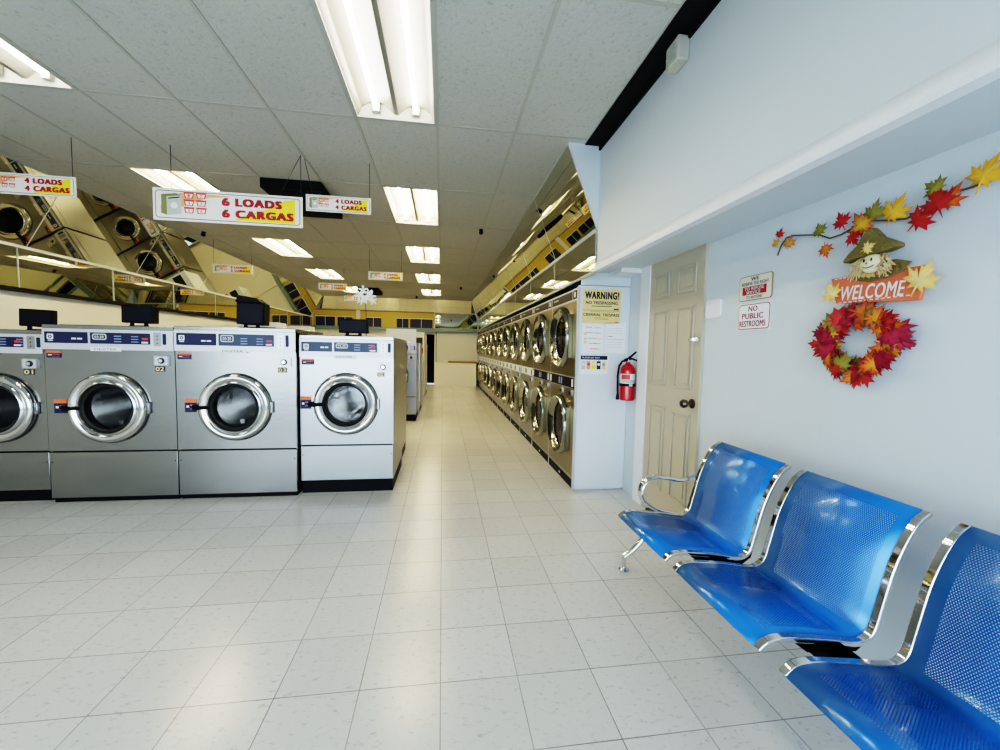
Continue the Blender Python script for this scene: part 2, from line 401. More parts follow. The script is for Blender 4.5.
# ------------------------------------------------------------------ mirrors
def mirror_band(name, label, quad_pts, frame):
    t = thing(name, label, 'mirror')
    m = MB(); m.quad(*quad_pts, 'mirror'); m.build('mirror_sheet', t, smooth=False)
    f = MB()
    for a, c, r in frame: f.tube([a, c], r, 'greyp', 6)
    f.build('frame', t)
    return t
def seams(p0, p1, q0, q1, n, off):
    out = [(p0, p1, .03), (q0, q1, .045)]
    for k in range(0, n+1):
        s = k/n; a = [p0[i]+(p1[i]-p0[i])*s for i in range(3)]; c = [q0[i]+(q1[i]-q0[i])*s for i in range(3)]
        out.append((a, c, .012))
    return out
P = [(3.18,10.67,9.69),(3.18,YB-1,9.69),(4.05,YB-1,7.55),(4.05,10.67,7.55)]
mirror_band('slanted_mirror', 'long mirror leaning out from the ceiling above the stacked dryers', (P[0],P[1],P[2],P[3]), seams(P[0],P[1],P[3],P[2],9,0))
P = [(4.04,10.67,7.50),(4.04,YB-.1,7.50),(4.04,YB-.1,6.42),(4.04,10.67,6.42)]
mirror_band('upright_mirror', 'narrow upright mirror strip just above the stacked dryers', P, seams(P[0],P[1],P[3],P[2],9,0))
P = [(-12.9,YF+.1,9.69),(-12.9,YB-1,9.69),(-14.2,YB-1,7.42),(-14.2,YF+.1,7.42)]
mirror_band('slanted_mirror', 'long mirror leaning out from the ceiling along the left wall', P, seams(P[0],P[1],P[3],P[2],10,0))
P = [(-14.2,YF+.1,7.38),(-14.2,YB-.3,7.38),(-14.2,YB-.3,6.0),(-14.2,YF+.1,6.0)]
t = mirror_band('upright_mirror', 'upright mirror strip on the left wall below the leaning mirror', P, [])
f = MB(); f.box(-14.25, YF+.1, 7.36, -14.15, YB, 7.41, 'trimw'); f.box(-14.25, YF+.1, 5.88, -14.1, YB, 6.02, 'black')
for k in range(1, 14): f.box(-14.2, YF+4*k-.015, 6, -14.18, YF+4*k+.015, 7.36, 'greyp')
f.build('edge_frame', t)
P = [(-12.9,YB-.9,9.69),(3.2,YB-.9,9.69),(3.7,YB-.08,8.3),(-13.5,YB-.08,8.3)]
mirror_band('slanted_mirror', 'mirror leaning out from the ceiling across the back wall', P, seams(P[0],P[1],P[3],P[2],4,0))
P = [(-.9,YB-.07,8.25),(4.0,YB-.07,8.25),(4.0,YB-.07,6.5),(-.9,YB-.07,6.5)]
mirror_band('upright_mirror', 'upright mirror on the back wall at the end of the aisle above the teal beam', P, seams(P[0],P[1],P[3],P[2],4,0))
t = thing('steel_beam', 'teal painted beam across the back wall under the mirrors', 'beam', (0, YB-.3, 0))
f = MB(); f.box(-14.2, -.15, 6.08, 4.0, .2, 6.48, 'teal'); f.build('beam', t, bevel=.02)
f = MB()
for x in (-2.2, -.75): f.box(x-.06, -.12, 0, x+.06, .1, 6.1, 'teal'); f.build('post', t); f = MB()
b = MB(); b.box(-14.2, YB-.1, 6.2, -1.0, YB, 8.25, 'ywall'); b.box(-14.2, YB-.14, 8.2, -1.0, YB, 8.32, 'brown'); struct(b.build('trim_5', smooth=False))
for i, (x0, x1) in enumerate(((-13.9,-11.9),(-11.6,-10.0),(-8.6,-6.9),(-5.2,-3.9),(-3.7,-1.2))):
    b = MB(); b.box(x0, YB-.16, 6.5, x1, YB-.1, 7.5, 'navy'); b.box(x0-.06, YB-.2, 7.5, x1+.06, YB-.1, 7.56, 'trimw'); b.box((x0+x1)/2-.03, YB-.18, 6.5, (x0+x1)/2+.03, YB-.1, 7.5, 'greyp'); struct(b.build('window_%d' % (i+5), smooth=False))
b = MB(); b.box(-9.6, YB-.22, 0, -9.2, YB-.1, 8.3, 'wall_far'); struct(b.build('trim_6', smooth=False))
# back counter
t = thing('wall_counter', 'low white counter against the far end wall with a brown edge', 'counter', (0, 0, 0))
f = MB(); f.add([(-.9,YB-.4,0),(3.74,YB-2.4,0),(3.74,YB-.02,0),(-.9,YB-.02,0),(-.9,YB-.4,2.62),(3.74,YB-2.4,2.62),(3.74,YB-.02,2.62),(-.9,YB-.02,2.62)],
  [(0,3,2,1),(4,5,6,7),(0,1,5,4),(1,2,6,5),(2,3,7,6),(3,0,4,7)], 'wall_far'); f.build('base_cabinet', t)
f = MB(); f.add([(.6,YB-1.15,2.62),(3.76,YB-2.55,2.62),(3.76,YB-.02,2.62),(.6,YB-.02,2.62),(.6,YB-1.15,2.78),(3.76,YB-2.55,2.78),(3.76,YB-.02,2.78),(.6,YB-.02,2.78)],
  [(0,3,2,1),(4,5,6,7),(0,1,5,4),(1,2,6,5),(2,3,7,6),(3,0,4,7)], 'brown'); f.build('worktop', t)

# ------------------------------------------------------------------ ceiling fittings
def make_light(label, x, y):
    t = thing('ceiling_light', label, 'ceiling light', (x+CW/2, y, ZC), 0, 'recessed twin-tube ceiling lights')
    L = CD; h = MB()
    prof = [(-.92,0),(-.86,.05),(-.80,.2),(-.66,.29),(-.46,.33),(-.28,.29),(-.14,.18),(-.05,.10),(.05,.10),(.14,.18),(.28,.29),(.46,.33),(.66,.29),(.80,.2),(.86,.05),(.92,0)]
    vs = [(p[0], .06, p[1]) for p in prof] + [(p[0], L-.06, p[1]) for p in prof]; n = len(prof)
    h.add(vs, [(i, i+1, i+1+n, i+n) for i in range(n-1)], 'refl')
    for yy in (.06, L-.06):
        h.add([(-.92,yy,0)] + [(p[0],yy,p[1]) for p in prof[1:-1]] + [(.92,yy,0)], [tuple(range(n))], 'fix')
    h.box(-.95, 0, .36, .95, L, .40, 'fix')
    h.build('reflector', t)
    fr = MB()
    for x0,y0,x1,y1 in ((-.955,0,-.89,L),(.89,0,.955,L),(-.9,0,.9,.07),(-.9,L-.07,.9,L)): fr.box(x0,y0,-.02,x1,y1,.05,'tbar')
    fr.build('frame', t)
    for s in (-1, 1):
        tb = MB(); tb.tube([(s*.46,.16,.19),(s*.46,L-.16,.19)], .055, 'tube' if y < 14 else 'tube_w', 10); o = tb.build('fluorescent_tube', t)
        for yy in (.07, L-.16):
            e = MB(); e.box(s*.46-.08, yy, .1, s*.46+.08, yy+.09, .3, 'fix'); e.build('tube_socket', o)
    return t
for k, j in enumerate((-1,1,3,5,7,9)):
    if CY0+(j+1)*CD > YB+.1 : 
        if CY0+j*CD+CD > YB+3: continue
    for i, wh in ((-1, 'over the aisle'), (-5, 'over the washers by the left wall')):
        make_light('recessed twin-tube ceiling light %s, %s row from the front' % (wh, ORD[k]), CX0+i*CW, CY0+j*CD) if CY0+(j+1)*CD < YB+.3 else None
for n_, ((i, j), lab) in enumerate(zip(VENTS, ('square black ceiling unit behind the hanging signs', 'small dark ceiling unit far down the room'))):
    x, y = CX0+i*CW, CY0+j*CD
    t = thing('ceiling_unit', lab, 'air unit', (x, y, ZC))
    f = MB(); f.box(.01,.03,-.32,CW-.02,3.0,.3,'gap'); f.build('housing', t, bevel=.02)
    f = MB(); f.box(.12,.2,-.37,CW-.12,2.8,-.31,'gap')
    for k in range(6): f.box(.16,.3+k*.42,-.385,CW-.16,.36+k*.42,-.365,'black')
    f.build('grille', t)
    f = MB(); f.box(0,3.0,0,CW,CD,.06,'ceil'); struct(f.build('ceiling', smooth=False)).location = Vector((x,y,ZC))*FT
for (x, y, lab) in ((1.65,18.75,'small black dome camera on the ceiling above the first dryers'),(1.54,36.5,'small black dome camera on the ceiling far down the aisle'),(-2.8,44.2,'tiny black ceiling camera near the back wall'),(-11.6,22,'black ceiling camera above the washers near the left mirror')):
    t = thing('security_camera', lab, 'camera', (x, y, ZC))
    f = MB(); f.lathe([(0,-.02),(.09,-.02),(.09,-.08),(.05,-.1),(0,-.1)], (0,0,0), 'z', 'black', 16); f.build('mount', t)
    f = MB(); f.ball((0,-.04,-.17), .1, 'black', 8, (1,1.2,.85)); f.build('dome', t)
# alarm sounder on the soffit
t = thing('alarm_sounder', 'beige slatted alarm sounder high on the wall below the black gap', 'alarm', (4.03, 6.86, 9.42))
f = MB(); f.box(-.20, -.20, -.20, .02, .20, .20, 'beige'); f.build('housing', t, bevel=.03)
f = MB()
for k in range(6): f.box(-.215, -.15, -.14+k*.05, -.195, .15, -.12+k*.05, 'greyp')
f.build('grille', t)

# ------------------------------------------------------------------ washers
def make_washer(label, loc, w, h, toe, split, pz0, num, dz, big, dark, doff=0, rz=0, group=None, body='steel', R=.91, disp='navy', toein=.18):
    D = 2.62; t = thing('front_load_washer', label, 'washing machine', loc, rz, group); a = w/2
    m = MB()
    m.plate_hole(-a, split+.02, a, pz0, 0, doff, dz, R*.80, body)
    m.box(-a, .001, split+.02, -a+.03, D, h-.1, body); m.box(a-.03, .001, split+.02, a, D, h-.1, body)
    m.box(-a, D-.03, .0, a, D, h-.1, body)
    m.box(-a, .06, toe, -a+.03, D, split+.02, body); m.box(a-.03, .06, toe, a, D, split+.02, body)
    m.box(-a+.03, .05, split-.02, a-.03, .12, split+.05, 'black')
    m.build('cabinet', t)
    m = MB(); m.box(-a, 0, toe+.01, a, .05, split-.02, body)
    for zz in (toe+.4,): 
        for s in (-1, 1): m.disc((s*(a-.06), -.003, split-.28), .018, 'y', 'ink', 8)
    m.build('lower_panel', t, bevel=.012)
    m = MB(); m.box(-a+.02, toein*.4, 0, a-.02, D-.1, toe+.01, 'black'); m.build('plinth', t)
    m = MB(); m.box(-a-.005, -.03, h-.1, a+.005, D, h, body); m.box(-a+.1, .3, h, a-.1, D-.2, h+.02, body); m.build('top_cover', t, bevel=.015)
    # control fascia
    m = MB(); m.box(-a, -.04, pz0, a, .3, h-.1, 'panel'); 
    m.box(-a*.28, -.055, pz0-.03, a*.18, -.03, pz0+.07, 'signw'); m.text('DEXTER', -a*.22, pz0-.005, a*.12, pz0+.045, -.057, 'ink', .01)
    cp = m.build('control_panel', t, bevel=.012)
    zb, zt = pz0+.16, h-.18
    m = MB(); m.box(-a+.06, -.052, zb, -a+.06+.32*w, -.04, zt, disp)
    x = -a+.12; m.rbox(x, zt-.20, x+.14, zt-.06, -.055, -.05, .02, 'inkw'); m.disc((x+.07,-.057,zt-.13), .045, 'y', disp, 16); m.disc((x+.07,-.058,zt-.13), .02, 'y', 'inkw', 12)
    m.box(x+.02, -.055, zt-.24, x+.13, -.052, zt-.22, 'inkw'); m.box(-a+.06+.2*w, -.055, zb+.10, -a+.06+.235*w, -.052, zb+.14, 'inkw'); m.box(-a+.06+.245*w, -.055, zb+.10, -a+.06+.28*w, -.052, zb+.14, 'inkw')
    m.build('display_panel', cp)
    m = MB(); x0, x1 = -a+.06+.34*w, -a+.06+.80*w; m.box(x0, -.052, zb, x1, -.04, zt, disp if not dark else 'navy_t')
    m.rbox(x0+.05, zb+.10, x0+.38, zt-.03, -.055, -.05, .05, 'greyp'); m.rbox(x0+.08, zb+.13, x0+.35, zt-.06, -.057, -.054, .03, disp)
    m.text('03:20', x0+.11, zb+.15, x0+.32, zt-.08, -.059, 'inkw', .02)
    for k in range(3): m.box(x0+.55+k*.0, -.054, zb+.05+k*.07, x0+.72, -.052, zb+.075+k*.07, 'inkg'); m.box(x0+.95, -.054, zb+.05+k*.07, x0+1.12, -.052, zb+.07+k*.07, 'inkg')
    m.box(x1-.2, -.055, zb+.03, x1-.05, -.052, zb+.07, 'inkw'); m.box(x1-.19, -.055, zb+.12, x1-.05, -.052, zb+.17, 'redl')
    m.build('display_panel', cp)
    m = MB(); x2 = x1+.08; m.rbox(x2, zb-.04, x2+.18, zt+.03, -.052, -.04, .03, 'steel_l'); m.rbox(x2+.22, zb, x2+.30, zt, -.056, -.04, .02, 'navy')
    for k in range(3): m.disc((x2+.09, -.054, zb+.03+k*.1), .018, 'y', 'ink', 10)
    m.build('coin_slot', cp)
    # coin box, number
    cxr = a-.12; cz = pz0-.26
    m = MB(); m.rbox(cxr-.36, cz-.13, cxr, cz+.13, -.05, 0, .02, 'steel_l'); m.rbox(cxr-.33, cz-.11, cxr-.03, cz+.11, -.056, -.045, .02, 'panel'); m.lathe([(0,-.09),(.06,-.09),(.08,-.07),(.08,-.05)], (cxr-.17, 0, cz), 'y', 'rubber', 20); m.lathe([(0,-.1),(.045,-.1),(.05,-.085)], (cxr-.17, 0, cz), 'y', 'chrome', 16); m.build('coin_box', t)
    m = MB(); nx = cxr-.26; m.box(nx-.09, -.012, cz-.29, nx+.14, 0, cz-.15, 'ink' if big != 2 else 'cream'); m.text(num, nx-.075, cz-.275, nx+.125, cz-.165, -.016, 'manila' if big != 2 else 'brown', .03); m.build('number_plate', t)
    # stickers
    for sx, sz, sw, sh in ((-a+.05, pz0-.22, .34, .17), (doff-R-.36, dz-.14, .29, .36)):
        m = MB(); m.box(sx, -.006, sz, sx+sw, 0, sz+sh, 'navy'); m.box(sx, -.008, sz+sh*.72, sx+sw, 0, sz+sh, 'orange')
        m.box(sx+.04, -.009, sz+sh*.35, sx+sw*.35, -.006, sz+sh*.5, 'inkw'); m.box(sx+.13, -.009, sz+sh*.2, sx+sw-.04, -.006, sz+sh*.26, 'redl'); m.box(sx+.13, -.009, sz+sh*.5, sx+sw-.04, -.006, sz+sh*.56, 'inkg')
        m.build('warning_sticker', t)
    # door
    m = MB(); r = R
    m.lathe([(r*1.015,-.004),(r*.985,-.004)], (doff,0,dz), 'y', 'rubber', 48)
    m.lathe([(r*.98,0),(r,-.03),(r*.985,-.10),(r*.93,-.155),(r*.86,-.165),(r*.80,-.13),(r*.775,-.12),(r*.75,-.15),(r*.71,-.16),(r*.68,-.11),(r*.66,-.02)], (doff,0,dz), 'y', 'rim', 64)
    d = m.build('door', t, ang=50)
    m = MB(); m.lathe([(r*.67,-.10),(r*.64,-.12),(r*.60,-.08),(r*.60,.05)], (doff,0,dz), 'y', 'rubber', 48); m.build('door_seal', d)
    m = MB(); m.lathe([(r*.60,-.06),(r*.5,-.07),(r*.3,-.10),(0,-.115)], (doff,0,dz), 'y', 'glass', 40); m.build('door_glass', d)
    m = MB(); m.tube([(doff-r-.09,-.12,dz-.0),(doff-r*.9,-.2,dz),(doff-r*.66,-.17,dz)], [.045,.05,.04], 'black', 10); m.box(doff-r-.12,-.12,dz-.07,doff-r+.02,0,dz+.07,'black'); m.build('door_handle', d)
    m = MB(); m.box(doff+r-.06,-.08,dz-.16,doff+r+.05,0,dz+.16,body); m.build('hinge', d, bevel=.02)
    m = MB(); m.lathe([(R*.80,0),(R*.72,.12),(r*.64,.2),(r*.68,.3),(r*.68,1.6),(0,1.6)], (doff,0,dz), 'y', 'drum', 40)
    for k in range(3):
        g = 2*PI*k/3+.5; m.box(doff+r*.5*math.cos(g)-.06,.35,dz+r*.5*math.sin(g)-.06,doff+r*.5*math.cos(g)+.06,1.5,dz+r*.5*math.sin(g)+.06,'drum')
    m.build('drum', t)
    return t
G = 'washers in the front row'
w1 = make_washer('stainless washer number 01 at the left end of the front row', (-11.47,12.12,0), 2.38, 4.52, .30, 1.34, 3.92, '01', 2.50, 0, False, .09, group=G, R=.90)
w2 = make_washer('large stainless washer number 02, left of the pair under the six loads sign', (-8.615,11.95,0), 3.03, 4.68, .12, 1.37, 4.05, '02', 2.53, 1, False, -.06, group=G, R=.93)
w3 = make_washer('large stainless washer number 03, right of the pair under the six loads sign', (-5.565,11.95,0), 3.03, 4.72, .12, 1.37, 4.06, '03', 2.55, 1, True, -.04, group=G, R=.92, body='steel')
w4 = make_washer('pale stainless washer number 04 with black plinth at the aisle corner', (-2.72,12.14,0), 2.58, 4.56, .37, 1.41, 3.95, '04', 2.61, 2, True, -.03, group=G, body='steel_l', R=.89, disp='navy_t')
G2 = 'washers behind the front row, seen edge on and in the mirrors'
dup(w4, (-2.80,17.45,0), PI, 'washer back to back with washer number 04, seen as a steel side along the aisle', G2)
for x in (-5.5, -8.2, -10.9): dup(w4, (x,17.45,0), PI, 'washer in the rear of the first island, seen only in the leaning mirror', G2)
dup(w4, (-2.80,23.86,0), 0, 'washer at the aisle end of the second island, a narrow slice right of washer 04', G2)
for x in (-5.5, -8.2, -10.9): dup(w4, (x,23.86,0), 0, 'washer facing the entrance in the second island, seen only in the leaning mirror', G2)
dup(w4, (-2.75,29.3,0), PI, 'washer at the aisle end of the second island, facing the back wall', G2)
dup(w4, (-2.75,33.5,0), 0, 'washer at the aisle end of the third island, far down the aisle', G2)
for x in (-5.5, -8.2, -10.9): dup(w4, (x,33.5,0), 0, 'washer facing the entrance in the third island, seen only in the leaning mirror', G2)
dup(w4, (-2.75,39.5,0), PI, 'washer at the aisle end of the third island, facing the back wall', G2)
# soap / change machines on the aisle ends
def cabinet_machine(label, x, y, z, w, mat, red):
    t = thing('vending_machine', label, 'vending machine', (x, y, 0))
    f = MB(); f.box(-w/2, 0, .0, w/2, 1.6, z, mat); f.build('cabinet', t, bevel=.02)
    f = MB(); f.box(-w/2+.12, -.03, z-.9, w/2-.12, 0, z-.35, 'ink'); f.build('display_window', t)
    f = MB(); f.box(-w/2+.08, -.03, z-1.5, w/2-.08, 0, z-1.1, 'redl' if red else 'inkw'); f.build('price_sign', t)
    f = MB(); f.disc((w/2-.3, -.02, z-1.8), .12, 'y', 'ink', 16); f.box(-w/2+.15, -.03, z-3.1, w/2-.3, 0, z-2.7, 'ink'); f.build('dispenser_slot', t)
    return t
cabinet_machine('tall beige soap machine with red sign at the aisle end of the far island', -1.72, 30.2, 5.35, .75, 'cream', True)
cabinet_machine('tall white change machine with black window standing by the left wall', -12.6, 30, 5.8, 2.6, 'white', False)
cabinet_machine('white vending machine with dark window far back by the left wall', -12.7, 37, 5.9, 2.6, 'white', True)
t = thing('notice_board', 'white notice panel standing above the second island washer', 'notice board', (-2.4, 24.2, 4.58))
f = MB(); f.box(-.85, 0, 0, .85, .06, .75, 'paper'); f.build('panel', t)

# black boxes standing on the washers
def black_box(label, x, y, z0, w, h, d, tilt, lid):
    t = thing('display_box', label, 'display box', (x, y, z0), 0, None, (0, 0, 0))
    f = MB(); f.X = Matrix.Rotation(tilt, 4, 'Y'); f.box(-w/2, 0, .09, w/2, d, h, 'black')
    if lid: f.prism([(-w/2-.04, h), (w/2-.05, h), (w/2-.2, h+.13), (-w/2+.05, h+.2)], -.02, d, 'black')
    f.build('case', t, bevel=.02)
    f = MB()
    for s in (-1, 1): f.tube([(s*w*.22, d*.3, 0), (s*w*.22, d*.3, .12)], .05, 'black', 10)
    f.tube([(-w*.3, d*.3, .015), (w*.3, d*.3, .015)], .02, 'black', 8); f.build('stand', t)
    f = MB(); f.X = Matrix.Rotation(tilt, 4, 'Y'); f.box(-w/2+.05, -.012, .14, w/2-.05, 0, h-.05, 'blk_navy'); f.build('screen', t)
black_box('black slanted display box on top of washer number 01', -10.85, 12.6, 4.535, .80, .56, .15, .04, False)
black_box('black display box on top of washer number 02', -8.4, 12.6, 4.705, .80, .58, .25, .02, False)
black_box('tall black box with lifted lid on top of washer number 03', -5.5, 12.6, 4.745, .74, .72, .4, .03, True)
black_box('squat black box with a white flower behind, on top of washer number 04', -2.66, 12.6, 4.58, .82, .50, .3, 0, False)
# white flower on a stem
t = thing('artificial_orchid', 'white blossom cluster on a thin stem above the black box of washer 04', 'flower', (-2.35, 13.0, 4.58))
f = MB(); f.tube([(0,0,0),(.0,0,.5),(-.02,0,1.05)], .012, 'vine', 6); f.build('stem', t)
for (dx, dz, s_) in ((-.2,1.25,.16),(-.02,1.16,.15),(.13,1.25,.16),(-.1,1.42,.14),(.07,1.36,.12),(.2,1.1,.12),(-.16,1.08,.11)):
    f = MB()
    for k in range(5):
        g = 2*PI*k/5+dx*9; f.X = Matrix.Translation((dx+s_*.55*math.cos(g), random.uniform(-.04,.04), dz+s_*.55*math.sin(g))) @ Matrix.Rotation(-g, 4, 'Y'); f.ball((0,0,0), s_*.5, 'petal', 5, (1,.2,.42))
    f.build('blossom', t)

# ------------------------------------------------------------------ stacked dryers
def make_dryer(label, loc, navy_top, navy_mid, group):
    W, D, H = 2.88, 1.55, 6.18; a = W/2; t = thing('stacked_dryer', label, 'tumble dryer', loc, -PI/2, group)
    m = MB()
    bot = 'steel_o' if navy_mid else 'steel_l'
    for z0, z1, cz, mt in ((3.46, 5.80, 4.72, 'steel_o'), (.36, 3.10, 1.80, bot)):
        m.plate_hole(-a+.02, z0, a-.02, z1, 0, -.06, cz, .78, mt, 40)
    m.box(-a, 0, .0, -a+.02, D, H, 'white'); m.box(a-.02, 0, .0, a, D, H, 'white'); m.box(-a, .02, H-.03, a, D, H, 'black')
    m.build('cabinet', t)
    m = MB(); m.box(-a+.02, -.02, 5.80, a-.02, .1, H-.02, 'panel'); m.box(-a+.06, -.03, 5.85, a-.5, 0, H-.07, 'blk_navy'); m.box(a-.42, -.03, 5.85, a-.06, 0, H-.07, 'blk_navy'); m.rbox(a-.3, 5.9, a-.16, H-.12, -.035, -.03, .02, 'inkw')
    m.box(-a+.3, -.034, 5.98, -a+.9, -.03, 6.02, 'inkg'); m.build('upper_control_strip', t)
    m = MB(); mm = 'blk_navy' if navy_mid else 'white'; m.box(-a+.02, -.02, 3.10, a-.02, .1, 3.46, 'panel'); m.box(-a+.05, -.03, 3.12, a-.05, 0, 3.44, mm)
    for x in (-.25, .0): m.rbox(x, 3.17, x+.14, 3.39, -.036, -.03, .03, 'inkg' if navy_mid else 'ink')
    m.rbox(a-.3, 3.16, a-.15, 3.40, -.036, -.03, .02, 'inkw' if navy_mid else 'ink'); m.rbox(-a+.1, 3.16, -a+.25, 3.4, -.036, -.03, .02, 'inkw' if navy_mid else 'ink')
    m.build('middle_control_strip', t)
    m = MB(); m.box(-a+.01, .02, 0, a-.01, .2, .36, 'black'); m.box(-a+.01, -.01, .30, a-.01, .1, .37, 'steel_l'); m.box(-.05, .0, .1, .05, .03, .16, 'inkw'); m.build('kick_plate', t)
    for x in (.45, -.55) if navy_mid else (.45,):
        m = MB(); m.rbox(x+.5, 2.86, x+.72, 3.05, -.04, 0, .02, 'steel_l'); m.lathe([(0,-.07),(.05,-.07),(.06,-.04)], (x+.61,0,2.95), 'y', 'rubber', 12); m.build('coin_lock', t)
    for cz, nm in ((4.72, 'upper_door'), (1.80, 'lower_door')):
        m = MB(); r = 1.02
        m.lathe([(r*.97,0),(r,-.04),(r*.97,-.15),(r*.93,-.19),(r*.87,-.17),(r*.80,-.07),(r*.75,-.03),(r*.72,-.05),(r*.70,-.03),(r*.69,.03)], (-.06,0,cz), 'y', 'rim_d', 48)
        d = m.build(nm, t, ang=50)
        m = MB(); m.lathe([(r*.70,-.03),(r*.4,-.045),(0,-.05)], (-.06,0,cz), 'y', 'glass_d', 32); m.build('door_glass', d)
        m = MB(); m.rbox(.86, cz-.70, 1.0, cz+.70, -.12, 0, .04, 'steel_o'); m.build('hinge_plate', d, bevel=.01)
        m = MB(); m.lathe([(.78,0),(.8,.2),(.95,.25),(.95,1.3),(0,1.3)], (-.06,0,cz), 'y', 'drum', 28); m.build(nm.replace('door','drum'), t)
    return t
G = 'stainless stacked dryers along the right of the aisle'
dA = make_dryer('stacked dryer with dark control strips, first from the white end panel', (3.98, 11.8+1.44, 0), True, True, G)
dup(dA, (3.98, 11.8+1.44+2.88, 0), -PI/2, 'stacked dryer with dark middle strip, second from the white end panel', G)
dB = make_dryer('stacked dryer with white middle strip, third from the white end panel', (3.98, 11.8+1.44+2*2.88, 0), False, False, G)
for k in range(3, 12):
    dup(dB, (3.98, 11.8+1.44+k*2.88, 0), -PI/2, 'stacked dryer, %s along the row from the white end panel' % ORD[k], G)
t = thing('dryer_end_panel', 'white end panel closing the row of stacked dryers, with notices', 'panel', (3.97, 11.72, 0))
f = MB(); f.box(0, 0, .05, 1.62, .06, 6.16, 'white'); f.build('panel', t, bevel=.01)
f = MB(); f.box(-.035, -.03, .04, .03, .05, 6.2, 'panel'); f.build('edge_trim', t)
f = MB(); f.box(-.02, -.04, 6.16, 1.61, .06, 6.21, 'white'); f.build('top_ledge', t)

# ------------------------------------------------------------------ notices (facing the camera, on the end panel)
def sheet(name, label, cat, loc, w, h, mat, rz=0, r=0, th=.012):
    t = thing(name, label, cat, loc, rz); f = MB()
    if r: f.rbox(0, 0, w, h, -th, 0, r, mat)
    else: f.box(0, -th, 0, w, 0, h, mat)
    f.build('sheet', t, smooth=False); return t
y0 = 11.715
t = sheet('warning_sign', 'yellow paper sign reading WARNING NO TRESPASSING on the white panel', 'sign', (4.08, y0, 5.12), 1.2, 1.0, 'manila')
f = MB(); f.text('WARNING!', .07, .70, 1.14, .94, -.016, 'ink', .10); f.text('NO TRESPASSING', .10, .55, 1.10, .65, -.016, 'ink', .06)
f.box(.28, -.016, .49, .92, -.014, .51, 'ink'); f.box(.02, -.016, .37, 1.18, -.014, .38, 'ink'); f.box(.98, -.016, .4, 1.14, -.014, .44, 'ink')
f.box(.25, -.016, .33, 1.0, -.014, .34, 'brown'); f.text('CRIMINAL TRESPASS', .03, .20, 1.16, .29, -.016, 'ink', .06)
for z in (.15, .11): f.box(.38, -.016, z, .82, -.014, z+.012, 'brown')
f.box(1.05, -.016, .03, 1.12, -.014, .05, 'ink'); f.build('lettering', t, smooth=False)
t = sheet('notice_paper', 'faded handwritten notice with orange marks below the yellow sign', 'notice', (4.10, y0, 4.20), .68, .90, 'paper')
f = MB()
for k, (z, c) in enumerate(((.78,'redl'),(.62,'inkg'),(.45,'inkg'),(.30,'inkg'),(.14,'redl'))):
    f.box(.10+.04*k, -.016, z, .30+.05*k, -.014, z+.018, c); f.box(.38, -.016, z-.01, .58, -.014, z+.01, 'inkg' if k%2 else 'orange_s')
for z in (.60, .44, .34): f.disc((.1, -.015, z), .05, 'y', 'manila', 12)
f.build('writing', t, smooth=False)
t = sheet('notice_paper', 'plain white typed notice pinned right of the handwritten one', 'notice', (4.82, y0, 4.22), .66, .92, 'paper')
f = MB(); f.box(.08,-.016,.50,.24,-.014,.515,'ink'); f.box(.05,-.016,.42,.6,-.014,.43,'inkg')
for z in (.75,.68,.61,.33,.26,.19): f.box(.08,-.016,z,.55,-.014,z+.006,'inkg')
f.build('writing', t, smooth=False)
t = sheet('picture_notice', 'small notice with navy header and coloured pictures below the papers', 'notice', (4.08, y0, 3.58), .88, .58, 'paper')
f = MB(); f.box(.0,-.015,.44,.84,-.013,.56,'navy'); f.text('PLEASE DO NOT', .05,.475,.6,.525,-.018,'inkw',.02)
for k, c in enumerate(('greyp','orange_s','yellow','navy','manila')): f.box(.03+k*.16,-.015,.15,.15+k*.16,-.013,.40,c); f.disc((.09+k*.16,-.017,.30),.045,'y',('inkw','redl','inkw','inkw','inkg')[k],10)
f.build('pictures', t, smooth=False)

# fire extinguisher on the right wall
t = thing('fire_extinguisher', 'red fire extinguisher with black hose hung beside the door', 'fire extinguisher', (5.35, 11.22, 2.86))
f = MB(); f.lathe([(0,0),(.19,0),(.215,.03),(.215,.86),(.20,.95),(.14,1.03),(.07,1.08),(.06,1.12),(0,1.12)], (0,0,0), 'z', 'extred', 28); f.build('cylinder', t)
f = MB(); f.lathe([(.218,.50),(.218,.78)], (0,0,0), 'z', 'inkw', 20, 180, 350); f.lathe([(.220,.62),(.220,.76)], (0,0,0), 'z', 'redl', 10, 200, 265)
for k in range(3): f.lathe([(.2205,.53+k*.03),(.2205,.54+k*.03)], (0,0,0), 'z', 'ink', 10, 210, 330)
f.build('label_band', t)
f = MB(); f.lathe([(.225,.42),(.228,.44),(.228,.48),(.225,.5)], (0,0,0), 'z', 'black', 24); f.box(-.05,-.24,.43,.05,-.2,.49,'chrome'); f.box(.15,-.05,.40,.24,.05,.52,'black'); f.build('strap', t)
f = MB(); f.lathe([(.05,1.08),(.06,1.1),(.06,1.2),(.04,1.22),(0,1.22)], (0,0,0), 'z', 'chrome', 14); f.build('valve', t)
f = MB(); f.tube([(-.12,-.03,1.18),(.0,-.03,1.22),(.22,-.05,1.42)], [.03,.035,.025], 'black', 8); f.tube([(-.06,-.03,1.16),(.1,-.04,1.22),(.33,-.05,1.14)], .028, 'black', 8); f.build('handle', t)
f = MB(); f.tube([(-.04,0,1.16),(-.18,-.02,1.14),(-.28,-.03,1.0),(-.31,-.03,.7),(-.30,-.03,.35),(-.29,-.03,.2)], .03, 'black', 8); f.tube([(-.29,-.03,.2),(-.30,-.03,.02)], [.035,.05], 'black', 8); f.build('hose', t)

